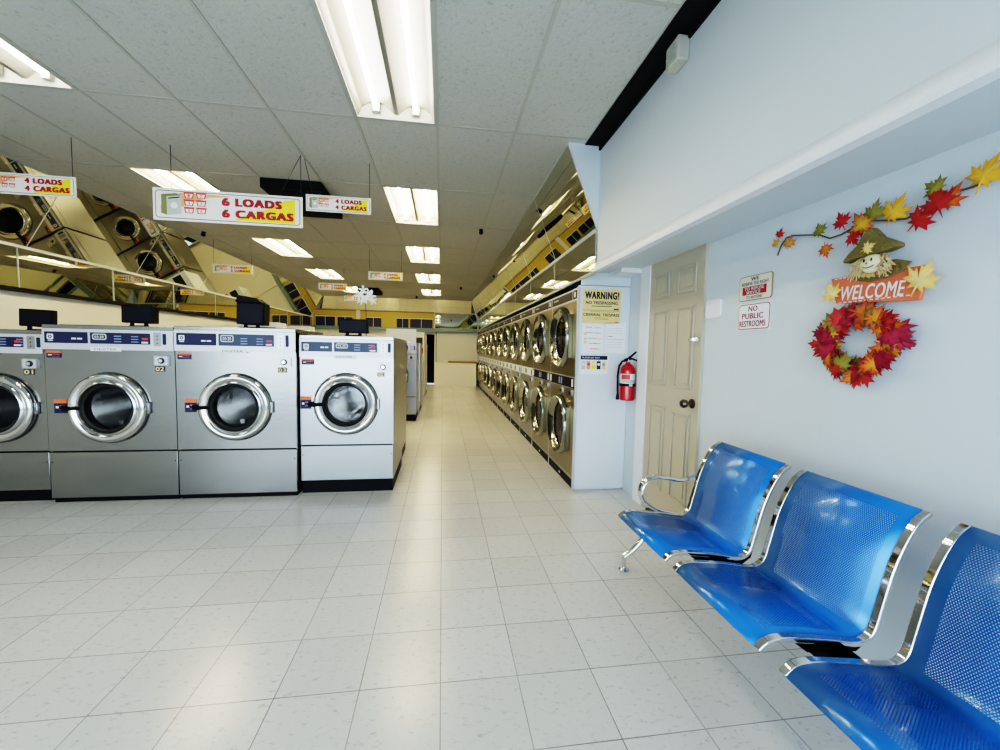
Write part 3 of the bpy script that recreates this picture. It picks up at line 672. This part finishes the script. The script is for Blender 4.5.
# door
b = MB(); y1, y0_, H = 10.42, 8.12, 6.62
b.box(5.53, y0_, .02, 5.6, y1, H, 'door')
door = struct(b.build('door_1'))
def panel_ridge(ya, yb, za, zb):
    m = MB(); g = .06
    m.box(5.495, ya, za, 5.53, yb, za+g, 'door'); m.box(5.495, ya, zb-g, 5.53, yb, zb, 'door'); m.box(5.495, ya, za, 5.53, ya+g, zb, 'door'); m.box(5.495, yb-g, za, 5.53, yb, zb, 'door')
    m.box(5.505, ya+.13, za+.13, 5.53, yb-.13, zb-.13, 'door')
    return m.build('door_panel', door, bevel=.012)
for ya, yb in ((8.38, 9.10), (9.45, 10.17)):
    for za, zb in ((5.66, 6.28), (3.44, 5.36), (.75, 2.88)): panel_ridge(ya, yb, za, zb)
f = MB(); f.X = Matrix.Translation((5.53,8.33,3.15)) @ Matrix.Rotation(-PI/2, 4, 'Z')
f.lathe([(0,-.02),(.11,-.02),(.11,0)], (0,0,0), 'y', 'brass', 20); f.lathe([(.04,-.02),(.04,-.12),(.09,-.16),(.1,-.22),(.07,-.27),(0,-.28)], (0,0,0), 'y', 'brass', 20); f.build('door_knob', door)
f = MB(); f.X = Matrix.Translation((5.53,8.26,4.58)) @ Matrix.Rotation(-PI/2, 4, 'Z'); f.box(-.13,-.05,-.05,.08,0,.05,'chrome'); f.tube([(-.2,-.06,0),(-.05,-.08,0)], .045, 'chrome', 10); f.build('door_latch', door, bevel=.01)

# ------------------------------------------------------------------ right-wall signs
RZ = -PI/2
t = sheet('refusal_sign', 'cream sign reserving the right to refuse service, upper of two on wall', 'sign', (5.595, 7.12, 5.27), .78, .45, 'brown', RZ, .05)
f = MB(); f.rbox(.012,.012,.768,.438,-.016,-.012,.045,'cream'); f.text('WE', .29,.355,.48,.42,-.02,'ink',.03); f.text('RESERVE THE RIGHT', .07,.275,.71,.335,-.02,'ink',.02)
f.box(.09,-.018,.105,.66,-.016,.255,'red'); f.text('TO REFUSE', .14,.185,.61,.245,-.02,'inkw',.02); f.text('SERVICE', .19,.115,.53,.172,-.02,'inkw',.02); f.text('TO ANYONE', .19,.03,.57,.085,-.02,'ink',.02); f.build('lettering', t, smooth=False)
t = sheet('restroom_sign', 'white NO PUBLIC RESTROOMS sign below the cream sign', 'sign', (5.595, 7.12, 4.72), .78, .50, 'signw', RZ, .03)
f = MB(); f.rbox(.015,.02,.765,.48,-.015,-.011,.06,'maroon'); f.rbox(.03,.035,.75,.465,-.018,-.014,.05,'paper'); f.text('NO', .27,.345,.49,.445,-.022,'maroon',.045); f.text('PUBLIC', .12,.21,.63,.315,-.022,'maroon',.045); f.text('RESTROOMS', .06,.065,.69,.18,-.022,'maroon',.045); f.build('lettering', t, smooth=False)
t = sheet('wall_plate', 'blank white rounded wall plate right of the beige door', 'wall plate', (5.595, 8.06, 5.02), .46, .38, 'trimw', RZ, .07, .05)

# ------------------------------------------------------------------ leaves
HALF = [(.015,-.62),(.04,-.26),(.30,-.40),(.22,-.20),(.60,-.12),(.42,.03),(.62,.30),(.33,.20),(.31,.34),(.14,.14),(.24,.50),(.12,.42),(0,.76)]
OUT = HALF + [(-x, z) for x, z in reversed(HALF[:-1])]
PAL = {'dorange': ((.70,.20,.02),(.30,.02,.01)), 'red': ((.55,.03,.02),(.40,.01,.02)), 'orange': ((.80,.30,.03),(.55,.05,.01)), 'yellow': ((.88,.52,.06),(.80,.38,.03)), 'olive': ((.33,.30,.05),(.20,.17,.03)),
       'crimson': ((.42,.01,.06),(.18,.005,.02)), 'gold': ((.85,.50,.03),(.70,.24,.02)), 'mix': ((.80,.50,.05),(.55,.05,.02)), 'pale': ((.90,.72,.32),(.88,.62,.15))}
def leaf(parent, x, y, z, s, rot, pal, curl=.3, tilt=(0,0), name='leaf'):
    b = MB(); b.X = Matrix.Translation((x, y, z)) @ Euler((tilt[0], rot, tilt[1])).to_matrix().to_4x4()
    c0, c1 = PAL[pal]; n = len(OUT)
    vs = [(0, -.06*s, 0)]
    for (px, pz) in OUT:
        r2 = px*px+pz*pz; vs.append((px*s*.5, -.04*s, pz*s*.5))
    for (px, pz) in OUT:
        r2 = px*px+pz*pz; vs.append((px*s, curl*s*(r2-.15)*random.uniform(.2,1), pz*s))
    fs = [(0, 1+i, 1+(i+1)%n) for i in range(n)] + [(1+i, 1+n+i, 1+n+(i+1)%n, 1+(i+1)%n) for i in range(n)]
    b.add(vs, fs, 'leaf')
    for i in range(len(vs)):
        k = 0 if i == 0 else .25 if i <= n else 1
        j = random.uniform(.85, 1.15)
        b.col[i] = tuple(min(1, (c0[q]*(1-k)+c1[q]*k)*j) for q in range(3))
    return b.build(name, parent, ang=60)
# garland: local x = along the wall (towards the camera), z up, -y out of the wall
gy, gz = 6.2, 6.1
t = thing('leaf_garland', 'autumn leaf garland strung along the wall above the welcome board', 'garland', (5.58, gy, gz), RZ)
vine = [(-.02,-.06),(.08,.10),(.18,.23),(.34,.23),(.62,.15),(.82,.06),(.98,-.03),(1.12,-.01),(1.3,.06),(1.5,.05),(1.7,.0),(1.9,-.03),(2.1,0.0),(2.32,.08),(2.55,.05),(2.9,.03),(3.3,.06)]
vine = [(0,-.16),(.06,-.02),(.16,.09),(.30,.09),(.55,.03),(.75,-.02),(.93,-.12),(1.10,-.11),(1.30,-.06),(1.5,-.04),(1.7,-.10),(1.9,-.14),(2.10,-.12),(2.28,-.04),(2.42,.0),(2.58,.0),(2.8,.02),(3.3,.05)]
f = MB(); f.tube([(a, -.06, c) for a, c in vine], .012, 'vine', 6); f.build('vine', t)
for (a, c, s, r, p) in ((.07,.17,.16,.4,'red'),(.02,.03,.15,-.5,'gold'),(.28,-.03,.20,.2,'mix'),(.80,.02,.20,-.4,'olive'),(.94,-.28,.20,2.9,'orange'),(1.14,.05,.23,-.4,'red'),
        (1.42,-.08,.34,-.6,'mix'),(1.34,-.22,.2,2.6,'red'),(1.56,.04,.25,.3,'olive'),(1.80,-.02,.31,.5,'yellow'),(2.10,-.21,.28,.9,'red'),(2.24,.09,.22,-.9,'olive'),(2.28,-.09,.30,-.3,'red'),(2.35,-.07,.26,.6,'orange'),(2.66,.06,.30,.4,'yellow'),(2.95,.1,.3,-.4,'orange')):
    leaf(t, a, -.10-random.uniform(0,.05), c, s, r, p)
# welcome board
t = thing('welcome_board', 'coral WELCOME board with a smiling straw scarecrow and pale leaves', 'sign', (5.57, 5.12, 4.98), RZ)
f = MB(); f.prism([(.05,.04),(1.08,-.03),(1.12,.37),(-.04,.40)], -.10, -.05, 'boardp'); f.build('board', t, bevel=.008)
f = MB(); f.X = Matrix.Rotation(.04, 4, 'Y'); f.text('WELCOME', .12, .075, .92, .27, -.106, 'inkw', .03, .15)
f.build('lettering', t, smooth=False); f = MB()
for k in range(13): f.box(.10+k*.07, -.104, .035, .14+k*.07, -.102, .047, 'inkw')
for k in range(4): f.box(.02+k*.06, -.104, .375, .06+k*.06, -.102, .387, 'inkw'); f.box(.84+k*.06, -.104, .375, .88+k*.06, -.102, .387, 'inkw')
f.build('stitch_pattern', t, smooth=False)
leaf(t, .02, -.14, .18, .26, -.5, 'pale', .1, name='pale_leaf'); leaf(t, 1.10, -.14, .20, .33, .45, 'pale', .1, name='pale_leaf')
f = MB(); f.prism([(.22,.38),(.40,.50),(.80,.50),(.98,.44),(.90,.34),(.74,.29),(.52,.27),(.34,.31)], -.125, -.10, 'burlap'); f.build('burlap_shoulders', t, bevel=.01)
f = MB()
n = 22; vs = []
for k in range(n+1):
    a = math.radians(192+156*k/n); w_ = -.15-.02*(k%2); vs += [(.57+.10*math.cos(a), -.15, .46+.06*math.sin(a)), (.57+.29*math.cos(a), w_, .49+.18*math.sin(a)+.02*(k%2))]
for k in range(n): f.add([vs[2*k], vs[2*k+1], vs[2*k+3], vs[2*k+2]], [(0,1,2,3)], 'plaid' if k%2 else ('straw' if k%4 else 'redl'))
f.build('plaid_collar', t)
f = MB(); f.ball((.57,-.17,.49), .135, 'face', 14, (1.08,.5,.88)); hd = f.build('scarecrow_head', t)
f = MB()
for dx in (-.05, .04): f.ball((.57+dx,-.234,.53), .017, 'ink', 6, (.8,.4,1.35))
f.ball((.56,-.242,.49), .012, 'redl', 6)
f.tube([(.485,-.215,.465),(.52,-.232,.44),(.57,-.236,.432),(.62,-.232,.445),(.655,-.215,.47)], .0055, 'ink', 5)
f.build('painted_face', hd)
for k in range(2):
    f = MB()
    for q in range(60):
        s_ = -1 if k else 1; x = .57+s_*random.uniform(.09,.17); z = random.uniform(.47,.60)
        f.tube([(x,-.16,z),(x+s_*random.uniform(.0,.07),-.2+random.uniform(-.04,.04),z-random.uniform(.04,.10)),(x+s_*random.uniform(.02,.13),-.19,z-random.uniform(.08,.19))], .006, 'straw', 4, caps=False)
    f.build('straw_hair', hd)
f = MB(); f.prism([(.24,.55),(.40,.585),(.57,.60),(.75,.60),(.90,.63),(.88,.68),(.78,.74),(.68,.80),(.60,.90),(.55,.95),(.48,.86),(.40,.74),(.30,.66),(.235,.59)], -.24, -.10, 'burlap'); f.build('hat', hd, bevel=.03, seg=3)
leaf(t, .57, -.26, .68, .15, 1.2, 'pale', .1, name='hat_leaf')
# wreath
t = thing('leaf_wreath', 'round wreath of red, orange and olive leaves under the welcome board', 'wreath', (5.58, 4.74, 4.47), RZ)
f = MB(); f.tube([(.43*math.cos(2*PI*k/28), -.03, .37*math.sin(2*PI*k/28)) for k in range(28)], .03, 'vine', 8, closed=True); f.build('ring', t)
cols = ['crimson','red','orange','crimson','olive','gold','red','dorange']
for k in range(62):
    a = 2*PI*k/62*1.0 + random.uniform(-.06,.06); rr = .43+random.choice((-.07,0,.08))+random.uniform(-.03,.03)
    if .15*PI < a < .85*PI and rr > .46: rr = .42
    # clusters of neighbouring leaves share a colour
    p = random.choice(cols[(k//5) % 8:(k//5) % 8+1]*3+cols)
    leaf(t, rr*1.02*math.cos(a), -.05-random.uniform(0,.12), rr*math.sin(a)*.88, random.uniform(.22,.31), -a+PI/2+random.uniform(-.9,1.3)+ .9, p, .5, (random.uniform(-.45,.45), random.uniform(-.45,.45)))

# ------------------------------------------------------------------ hanging signs
def load_sign(n, label, xl, xr, y, zb, zt, wires, group, rz=0):
    w, h = xr-xl, zt-zb; t = thing('hanging_sign', label, 'sign', (xl, y, zb), rz, group); q = h/.86
    f = MB(); f.box(0, -.015, 0, w, .015, h, 'signw'); f.build('board', t)
    f = MB(); g = .06*q
    for face in (0,):
        f.rbox(g, g, w-g, h-g, -.019, -.015, .08*q, 'ink'); f.rbox(g+.018*q, g+.018*q, w-g-.018*q, h-g-.018*q, -.022, -.018, .07*q, 'signw')
        f.add([(x*w, -.024, z*h) for x, z in ((.05,.45),(.05,.2),(.22,.5),(.36,.78),(.54,.86),(.18,.88))], [(0,1,2,3,4,5)], 'orange_s')
        f.add([(x*w, -.024, z*h) for x, z in ((.52,.12),(.95,.10),(.95,.90),(.88,.84),(.74,.5),(.62,.32))], [(0,1,2,3,4,5)], 'yellow')
    f.build('colour_print', t, smooth=False)
    f = MB()
    f.add([(x*w, -.026, z*h) for x, z in ((.055,.22),(.09,.16),(.09,.74),(.055,.80))], [(0,1,2,3)], 'olive')
    f.add([(x*w, -.026, z*h) for x, z in ((.09,.16),(.185,.22),(.185,.80),(.09,.74))], [(0,1,2,3)], 'greyp')
    f.add([(x*w, -.026, z*h) for x, z in ((.055,.80),(.09,.74),(.185,.80),(.15,.86))], [(0,1,2,3)], 'olive')
    f.add([(x*w, -.028, z*h) for x, z in ((.10,.66),(.175,.72),(.175,.76),(.10,.70))], [(0,1,2,3)], 'ink')
    f.disc((.138*w, -.028, .47*h), .022*w, 'y', 'signw', 16)
    rows = 3 if n == '6' else 2
    for k in range(2*rows):
        cx = (.235+.08*(k%2))*w; cz = (.82-(.235*(k//2)) if rows == 3 else .70-.3*(k//2))*h; a = .036*w; hh = .10*h
        f.add([(cx-a, -.027, cz+hh), (cx+a, -.027, cz+hh), (cx+a*.72, -.027, cz-hh), (cx-a*.72, -.027, cz-hh)], [(0,1,2,3)], 'redl')
        f.add([(cx-a*.72, -.0285, cz+hh*.35), (cx+a*.72, -.0285, cz+hh*.35), (cx+a*.5, -.0285, cz-hh*.75), (cx-a*.5, -.0285, cz-hh*.75)], [(0,1,2,3)], 'signw')
        f.text(str(k+1), cx-a*.2, cz-hh*.6, cx+a*.2, cz+hh*.25, -.03, 'redl', .03)
    f.build('washer_picture', t, smooth=False)
    f = MB()
    f.text(n, .45*w, .54*h, .505*w, .83*h, -.03, 'red', .13); f.text('LOADS', .54*w, .54*h, .86*w, .83*h, -.03, 'red', .15)
    f.text(n, .45*w, .17*h, .505*w, .46*h, -.03, 'red', .13); f.text('CARGAS', .54*w, .17*h, .94*w, .46*h, -.03, 'red', .15)
    f.build('lettering', t, smooth=False)
    f = MB()
    for a, c in wires: f.tube([(a*w, 0, h), (c*w, 0, ZC-zb)], .008, 'ink', 5)
    f.build('hanging_wire', t)
GS = 'load-capacity signs hanging from the ceiling'
load_sign('6', 'large red and yellow sign reading 6 LOADS 6 CARGAS', -7.96, -4.07, 12.7, 7.66, 8.53, ((.99,.99),(.12,.12),(.84,.99)), GS)
load_sign('4', 'small 4 LOADS sign hanging right of the large 6 LOADS sign', -4.02, -2.19, 12.85, 8.21, 8.68, ((.98,.98),(.1,-.02)), GS)
load_sign('4', 'sign reading 4 LOADS 4 CARGAS cut by the left edge of view', -12.0, -9.86, 12.75, 8.12, 8.66, ((.97,.97),(.06,.06)), GS)
load_sign('2', 'small far LOADS sign in front of the left leaning mirror', -12.0, -10.05, 23.5, 7.98, 8.43, ((.03,.03),(.97,.97)), GS)
load_sign('4', 'small far LOADS sign hanging left of the aisle lights', -4.2, -2.33, 24.0, 8.05, 8.50, ((.03,.03),(.97,.97)), GS)
load_sign('2', 'far LOADS sign left of the white blossoms', -8.7, -6.8, 30.4, 8.2, 8.68, ((.9,.9),(.1,.1)), GS)
load_sign('2', 'farthest faint LOADS sign below the white blossoms', -8.6, -6.8, 37.5, 8.25, 8.70, ((.9,.9),(.1,.1)), GS)

# ------------------------------------------------------------------ bench
PROF = [(3.10,1.36),(3.17,1.425),(3.26,1.455),(3.42,1.455),(3.85,1.40),(4.18,1.345),(4.33,1.365),(4.43,1.47),(4.50,1.72),(4.60,2.10),(4.73,2.40),(4.86,2.59),(4.99,2.68)]
def catmull(P, k=4):
    out = []
    for i in range(len(P)-1):
        p0, p1, p2, p3 = P[max(i-1,0)], P[i], P[i+1], P[min(i+2,len(P)-1)]
        for j in range(k):
            t = j/k; out.append(tuple(.5*((2*p1[q])+(-p0[q]+p2[q])*t+(2*p0[q]-5*p1[q]+4*p2[q]-p3[q])*t*t+(-p0[q]+3*p1[q]-3*p2[q]+p3[q])*t**3) for q in range(2)))
    return out + [P[-1]]
PS = catmull(PROF)
def normals(P):
    out = []
    for i in range(len(P)):
        a, c = P[max(i-1,0)], P[min(i+1,len(P)-1)]; dx, dz = c[0]-a[0], c[1]-a[1]; l = math.hypot(dx, dz); out.append((-dz/l, dx/l))
    return out
NS = normals(PS)
def sweep(m, ya, yb, lo, hi, mat, uv=False):
    n = len(PS); vs = []
    for (x, z), (nx, nz) in zip(PS, NS):
        for y in (ya, yb):
            for d in (lo, hi): vs.append((x+nx*d, y, z+nz*d))
    fs = []
    for i in range(n-1):
        o, p = 4*i, 4*i+4
        fs += [(o+1,o+3,p+3,p+1),(o,p,p+2,o+2),(o,o+1,p+1,p),(o+2,p+2,p+3,o+3)]
    fs += [(0,2,3,1),(4*n-4,4*n-3,4*n-1,4*n-2)]
    st = m.add(vs, fs, mat)
    if uv:
        s = 0
        for i in range(n):
            if i: s += math.hypot(PS[i][0]-PS[i-1][0], PS[i][1]-PS[i-1][1])
            for j in range(4): m.uv[st+4*i+j] = (0 if j < 2 else yb-ya, s)
bench = thing('waiting_bench', 'blue perforated metal bench with chrome frames along the right wall', 'bench', (0,0,0))
for ya, yb in ((5.11,6.66),(3.40,4.93),(1.64,3.17)):
    n = len(PS); m = MB(); vs = []; s = 0
    for i in range(n):
        if i: s += math.hypot(PS[i][0]-PS[i-1][0], PS[i][1]-PS[i-1][1])
        for k in range(2):
            y = (ya+.06, yb-.06)[k]; vs.append((PS[i][0]+NS[i][0]*.012, y, PS[i][1]+NS[i][1]*.012)); m.uv[2*i+k] = (k*(yb-ya-.12), s)
    m.add(vs, [(2*i, 2*i+1, 2*i+3, 2*i+2) for i in range(n-1)], 'perf')
    st = m.build('seat_shell', bench, ang=60)
    so = st.modifiers.new('Solidify', 'SOLIDIFY'); so.thickness = .0016; so.offset = -1
    for a, c in ((ya, ya+.085), (yb-.085, yb)):
        m = MB(); sweep(m, a, c, -.03, .024, 'chrome'); m.build('side_frame', bench, bevel=.012)
# black brackets between the seats, the beam, armrest and legs
for y in (6.50, 5.20, 4.80, 3.52, 3.05):
    m = MB(); m.prism([(3.50,1.40),(3.72,1.24),(4.30,1.20),(4.47,1.32),(4.56,1.62),(4.60,1.85),(4.52,1.72),(4.45,1.45),(4.33,1.335),(4.18,1.315),(3.85,1.37)], y-.035, y+.035, 'black'); m.build('seat_bracket', bench)
m = MB(); m.box(3.95, 1.3, 1.06, 4.22, 7.3, 1.24, 'black'); m.build('beam', bench, bevel=.02)
m = MB(); arm = [(4.62,2.03),(4.45,1.96),(4.24,1.95),(4.02,2.0),(3.85,2.015),(3.70,1.98),(3.60,1.88),(3.57,1.74),(3.62,1.60),(3.76,1.48),(3.97,1.38),(4.3,1.31)]
m.tube([(x, 6.78, z) for x, z in catmull(arm, 3)], .085, 'chrome', 14, rz=.04); m.build('armrest', bench)
for y in (7.28, 1.5):
    m = MB(); L = [(3.46,.30),(3.7,.46),(4.0,.80),(4.1,.98),(4.2,.80),(4.6,.46),(5.1,.26)]
    L = [(3.55,.27),(3.75,.42),(3.95,.66),(4.08,1.08)]
    m.tube([(x, y, z) for x, z in catmull(L, 3)], .055, 'chrome', 12); m.tube([(x, y, z) for x, z in catmull([(4.08,1.08),(4.25,.66),(4.7,.42),(5.2,.27)], 3)], .055, 'chrome', 12)
    for x in (3.55, 5.2): m.tube([(x, y, .30), (x, y, .06)], .045, 'chrome', 12); m.lathe([(0,.0),(.09,.0),(.10,.02),(.07,.06),(0,.07)], (x, y, 0), 'z', 'chrome', 20)
    m.build('leg', bench)

# ------------------------------------------------------------------ light, world, camera
w = bpy.data.worlds.new('World'); bpy.context.scene.world = w; w.use_nodes = True
w.node_tree.nodes['Background'].inputs[0].default_value = (.75, .87, 1, 1); w.node_tree.nodes['Background'].inputs[1].default_value = 1.0
L = bpy.data.lights.new('daylight', 'AREA'); L.shape = 'RECTANGLE'; L.size = 18*FT; L.size_y = 6*FT; L.energy = 52; L.color = (.60, .80, 1)
lo = bpy.data.objects.new('daylight', L); C.objects.link(lo); lo.location = Vector((-4.5, YF-.6, 3.8))*FT; lo.rotation_euler = (math.radians(90), 0, 0)

cam = bpy.data.cameras.new('camera'); co = bpy.data.objects.new('camera', cam); C.objects.link(co)
f_, yaw, pitch, roll, Hc, X0 = 405.627, .14178, .06396, .02037, 4.28322, -.02134
cy, sy = math.cos(yaw), math.sin(yaw)
F = Vector((sy*math.cos(pitch), cy*math.cos(pitch), -math.sin(pitch))); R = Vector((cy, -sy, 0)); U = R.cross(F)
R2 = R*math.cos(roll)+U*math.sin(roll); U2 = -R*math.sin(roll)+U*math.cos(roll)
mw = Matrix((R2, U2, -F)).transposed().to_4x4(); mw.translation = Vector((X0, 0, Hc))*FT
co.matrix_world = mw; cam.sensor_width = 36; cam.lens = f_/1000*36; cam.clip_start = .01
sc = bpy.context.scene; sc.camera = co
sc.view_settings.view_transform = 'Filmic'; sc.view_settings.look = 'Very High Contrast'; sc.view_settings.exposure = .38
sc.cycles.use_denoising = True; sc.cycles.max_bounces = 10; sc.cycles.transparent_max_bounces = 8
sc.cycles.sample_clamp_indirect = 6; sc.cycles.caustics_reflective = False; sc.cycles.caustics_refractive = False
